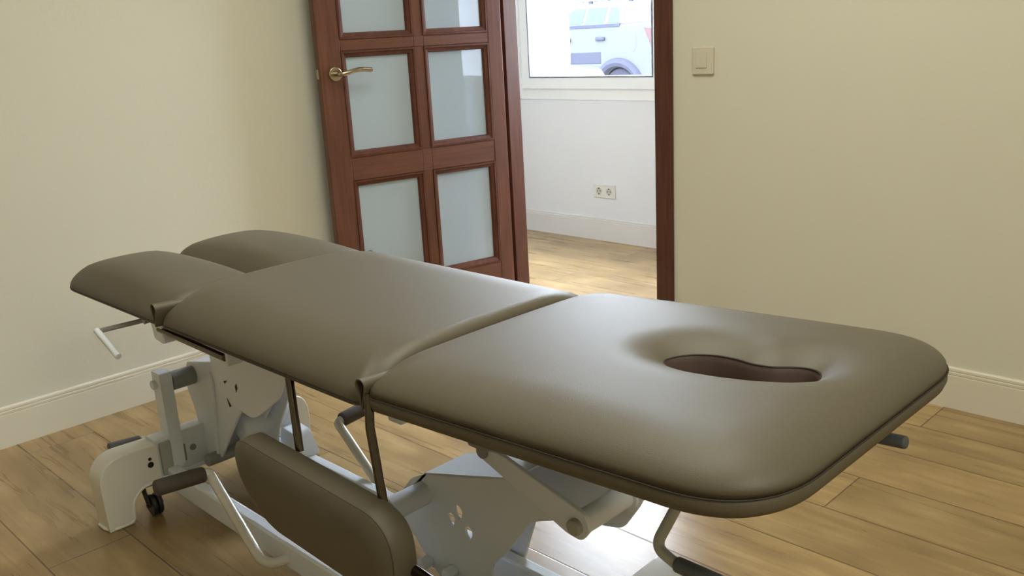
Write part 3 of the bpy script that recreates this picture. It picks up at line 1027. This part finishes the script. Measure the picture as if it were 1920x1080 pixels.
# ---------------- swinging armrest below the near edge
ar = MB()
A0, A1 = -2.034, -1.980
def arz(x): return -0.035 * (x - 1.55)
arp = rpoly([(1.560, .484), (2.022, .484), (2.022, .335), (1.655, .335), (1.568, .405)], [.035, .095, .075, .06, .05], 12)
arp = [(x, z + arz(x)) for x, z in arp]
cx_, cz_ = 1.79, .405
rings = []
for (y, ins, bul) in ((A1, .012, 0), (A1 - .001, .004, 0), (A1 - .006, 0, 0), ((A0 + A1) / 2, -.0015, 0), (A0 + .010, 0, 0), (A0 + .0055, .0022, 0), (A0 + .003, .001, 0), (A0 - .006, .012, 0), (A0 - .011, .035, 0), (A0 - .012, .060, 0)):
    P_ = np.array(arp)
    n_ = np.roll(P_, -1, 0) - np.roll(P_, 1, 0)
    nv = np.stack([n_[:, 1], -n_[:, 0]], 1); nv /= np.linalg.norm(nv, axis=1)[:, None]
    sgn = np.sign(((P_ - [cx_, cz_]) * nv).sum(1).mean())
    Q_ = P_ - nv * sgn * ins if ins < .02 else np.array([cx_, cz_]) + (P_ - [cx_, cz_]) * np.array([1 - ins / .24, 1 - ins / .075])
    rings.append([(q[0], y, q[1]) for q in Q_])
n = len(arp)
vs = [p for r_ in rings for p in r_]
fs = [tuple(range(n)), tuple((len(rings) - 1) * n + k for k in range(n - 1, -1, -1))]
for i in range(len(rings) - 1):
    for k in range(n):
        fs.append((i * n + k, i * n + (k + 1) % n, (i + 1) * n + (k + 1) % n, (i + 1) * n + k))
rest = ar.add(vs, fs).build('armrest', M_leather, T, angle=60, label='oblong padded armrest hanging on two chrome rods')
sm = rings[5] + [rings[5][0]]
MB().tube(sm, .0010, 6, caps=False).build('seam', M_thread, rest)
MB().tube([(1.655, -1.955, .604), (1.690, -1.972, .470)], .0078, 16).build('support_rod', M_chrome, rest)
MB().tube([(1.912, -1.966, .635), (1.918, -1.974, .58), (1.945, -1.982, .460)], .0078, 16).build('support_rod', M_chrome, rest)
MB().tube([(2.01, -1.988, .372), (2.062, -1.990, .370)], .0095, 16).build('hinge_stub', M_chrome, rest)
MB().box(1.64, 1.99, -1.981, -1.974, .39, .43).build('back_plate', M_black, rest)

# ---------------- foot pedals with foam grips
def pedal(side):
    f = (lambda y: y) if side < 0 else (lambda y: 2 * YC + .012 - y)
    p = MB().tube([(1.392, f(-1.835), .075), (1.355, f(-1.902), .062), (1.150, f(-1.903), .226), (1.150, f(-1.925), .229)],
                  .0118, 16, bend=.035).build('foot_pedal', M_cover, T)
    MB().tube([(1.150, f(-1.915), .228), (1.144, f(-2.030), .236)], .0188, 24).build('foam_grip', M_foam, p, bevel=.006)
pedal(-1); pedal(1)
def small_pedal(side):
    f = (lambda y: y) if side < 0 else (lambda y: 2 * YC + .02 - y)
    p = MB().tube([(.73, f(-1.860), .140), (.715, f(-1.866), .174), (.712, f(-1.880), .176)], .007, 12, bend=.01).build('brake_pedal', M_tube, T)
    MB().tube([(.712, f(-1.882), .176), (.706, f(-1.965), .182)], .0115, 20).build('foam_grip', M_foamgrey, p, bevel=.004)
small_pedal(-1); small_pedal(1)

# ---------------- release handles under the head section
def release(side):
    if side < 0:
        pts = [(2.415, -1.80, .600), (2.385, -1.858, .495), (2.420, -1.860, .484), (2.53, -1.862, .484)]
    else:
        pts = [(2.395, -1.50, .60), (2.375, -1.405, .515), (2.41, -1.400, .512), (2.535, -1.400, .520)]
    p = MB().tube(pts[:3] , .0078, 18, bend=.03, nb=10).build('release_handle', M_tube, T)
    MB().tube([pts[2], pts[3]], .0108, 24).build('foam_grip', M_slate, p, bevel=.004)
release(-1); release(1)

# ------------------------------------------------------------------ outside: street, pillar, parked cars
GZ = -0.15
M_street = plain('pale_paving', srgb(150, 148, 146), 0.9, vary=.05, vscale=2, spec=0.0)
M_facade = plain('white_facade', srgb(236, 236, 238), .9, spec=0.0)
M_sky_screen = plain('grey_sky_screen', srgb(150, 151, 158), .9, spec=0.0)
M_carwhite = plain('white_car_paint', srgb(120, 120, 122), 0.9, spec=0.0)
M_cargrey = plain('dark_silver_car_paint', srgb(63, 65, 66), 0.9, spec=0.0)
M_carglass = plain('tinted_car_glass', srgb(52, 62, 63), 0.9, spec=0.0)
M_tyre = plain('tyre_rubber', srgb(44, 44, 52), 0.9, spec=0.0)
M_rim = plain('alloy_rim', srgb(60, 60, 63), 0.9, spec=0.0)
M_red = plain('red_lamp_lens', srgb(64, 50, 52), 0.9, spec=0.0)
M_trimdark = plain('dark_car_trim', srgb(46, 47, 56), .9, spec=0.0)
MB().box(-40, 30, 1.43, 3.6, GZ - .1, GZ).box(-40, 30, 3.6, 60, -.27, -.17).build('street_paving', M_street, kind='structure', smooth=False)
MB().box(-40, 30, 24, 24.4, -.7, 7).build('wall_street', M_facade, kind='structure', smooth=False)
MB().box(4.0, 16.0, 4.2, 4.6, -.7, 5.0).build('sky_screen_wall', M_sky_screen, kind='structure', smooth=False)  # added screen, blocks the sky so the second window reflects dimmer
MB().box(-3.10, -2.28, 3.05, 3.35, GZ, 4.0).build('pillar', M_facade, kind='structure', smooth=False)

def car(name, label, x_rear, y_side, paint, flip=1, z0=GZ, L=4.3, H=1.56, tall=0):
    """side view along x; rear at x_rear, nose towards -x, near side at y_side, body behind it"""
    t = thing(name, label, 'car', (x_rear - L / 2, y_side + .85, z0))
    sh = .09 if tall else 0.0          # cabin sits further forward on the tall car
    X = lambda a: x_rear - a * L
    body = [(0.0, .42), (.004, .70), (.012, .98), (.05, 1.02), (.62, 1.00), (.70, .99), (.93, .88), (.995, .70), (1.0, .36), (.93, .22), (.88, .22)]
    arch = lambda c: [(c + .085 * math.cos(a), .30 + .36 * math.sin(a)) for a in np.linspace(0.2, math.pi - .2, 14)]
    low = [(.88, .22)] + [(a, z) for a, z in arch(.80)][::1][::1]
    # lower edge with two wheel arches, walking from nose to tail
    edge = [(c, z) for c, z in arch(.80)] + [(c, z) for c, z in arch(.19)] + [(.03, .28)]
    poly = body + edge
    y1 = y_side + 1.72
    poly_w = [(X(a), z0 + z) for a, z in poly]
    MB().prism(poly_w, y_side, y1, 'y').build('body', paint, t, bevel=.05, seg=4)
    cab = [(.03 + sh, 1.00), (.065 + sh, 1.38), (.10 + sh, H - .05), (.16 + sh, H), (.42, H), (.50, H - .05), (.66, 1.0)]
    vs = []
    for (y, ins) in ((y_side + .03, 0), (y_side + .22, 1), (y1 - .22, 1), (y1 - .03, 0)):
        pass
    lo = [(X(a), z0 + z) for a, z in cab]
    n = len(lo)
    def ylean(z, s):
        k = (z - z0 - 1.0) / (H - 1.0)
        return (y_side + .02 + .20 * k) if s < 0 else (y1 - .02 - .20 * k)
    vs = [(x, ylean(z, -1), z) for x, z in lo] + [(x, ylean(z, 1), z) for x, z in lo]
    fs = [tuple(range(n)), tuple(range(2 * n - 1, n - 1, -1))] + [(i, i + n, (i + 1) % n + n, (i + 1) % n) for i in range(n)]
    cabin = MB().add(vs, fs).build('cabin', paint, t, bevel=.03, seg=3)
    for win in ([(.10 + sh, 1.06), (.118 + sh, 1.36), (.135 + sh, 1.43), (.205 + sh * .5, 1.45), (.205 + sh * .5, 1.06)], [(.27, 1.06), (.27, 1.45), (.37, 1.45), (.37, 1.06)], [(.385, 1.06), (.385, 1.45), (.44, 1.45), (.57, 1.06)]):
        w_ = [(X(a), z0 + z) for a, z in win]
        vs = [(x, ylean(z, -1) - .006, z) for x, z in w_] + [(x, ylean(z, -1) + .02, z) for x, z in w_]
        m_ = len(w_)
        MB().add(vs, [tuple(range(m_)), tuple(range(2 * m_ - 1, m_ - 1, -1))] + [(i, i + m_, (i + 1) % m_ + m_, (i + 1) % m_) for i in range(m_)]) \
            .build('side_window', M_carglass, cabin, smooth=False)
    MB().box(X(.59), X(.09 + sh), y_side - .008, y_side + .05, z0 + .985, z0 + 1.03).build('belt_strip', M_trimdark, t, bevel=.004)
    for a in (.19, .80):
        wx = X(a)
        w = MB().tube([(wx, y_side + .03, z0 + .32), (wx, y_side + .24, z0 + .32)], .32, 40).build('wheel', M_tyre, t, bevel=.03)
        MB().tube([(wx, y_side + .015, z0 + .32), (wx, y_side + .04, z0 + .32)], .20, 32).build('rim', M_rim, w, bevel=.01)
        w = MB().tube([(wx, y1 - .24, z0 + .32), (wx, y1 - .03, z0 + .32)], .32, 40).build('wheel', M_tyre, t, bevel=.03)
        # dark wheel-arch lining and plastic flare
        ra, ta = (.50, .085) if tall else (.40, .035)
        MB().tube([(wx + ra * math.cos(b), y_side - .004, z0 + .24 + ra * math.sin(b)) for b in np.linspace(.15, math.pi - .15, 18)], ta, 8) \
            .build('arch_flare', M_trimdark, t)
    for a in (.255, .44):
        MB().tube([(X(a), y_side - .03, z0 + .90), (X(a + .045), y_side - .03, z0 + .90)], .014, 10).build('door_handle', M_trimdark, t)
    MB().tube([(X(.115), y_side - .004, z0 + .88), (X(.115), y_side + .02, z0 + .88)], .085, 28).tube([(X(.115), y_side - .006, z0 + .88), (X(.115), y_side + .02, z0 + .88)], .06, 28) \
        .build('fuel_flap', paint, t, bevel=.004)
    MB().prism([(X(.06), z0 + .97), (X(.0), z0 + .96), (X(-.002), z0 + .78), (X(.02), z0 + .80)], y_side - .006, y_side + .2, 'y').build('tail_lamp', M_red, t, bevel=.008)
    MB().box(X(.28), X(.60), y_side - .006, y_side + .03, z0 + (.71 if tall else .50), z0 + (.80 if tall else .66)).build('door_cladding', M_trimdark, t, bevel=.01)
    rr = MB()
    for a in (.17, .38):
        rr.box(X(a) - .04, X(a) + .04, y_side + .26, y_side + .32, z0 + H - .01, z0 + H + .05)
    rr.tube([(X(.12), y_side + .29, z0 + H + .06), (X(.43), y_side + .29, z0 + H + .06)], .014, 10)
    rr.build('roof_rail', M_trimdark, t)
    if tall:
        # taller body: stretch everything above the wheel arches
        for o in t.children_recursive:
            if o.name.split('.')[0] in ('wheel', 'rim', 'arch_flare') or o.type != 'MESH':
                continue
            for v in o.data.vertices:
                z = v.co.z
                if z > .70:
                    v.co.z = .70 + (z - .70) * tall if z < 1.0 else .70 + .30 * tall + (z - 1.0) * .70
    return t
car('estate_car', 'high-bodied silver car outside the hall window, showing its side windows and dark wheel arch', -6.55, 10.5, M_cargrey, L=4.4, z0=-.17, tall=2.3)
car('hatchback_car', 'low white car outside the window, parked in front of the silver one', -3.74, 4.35, M_carwhite, L=3.9, H=1.42, z0=-.66)
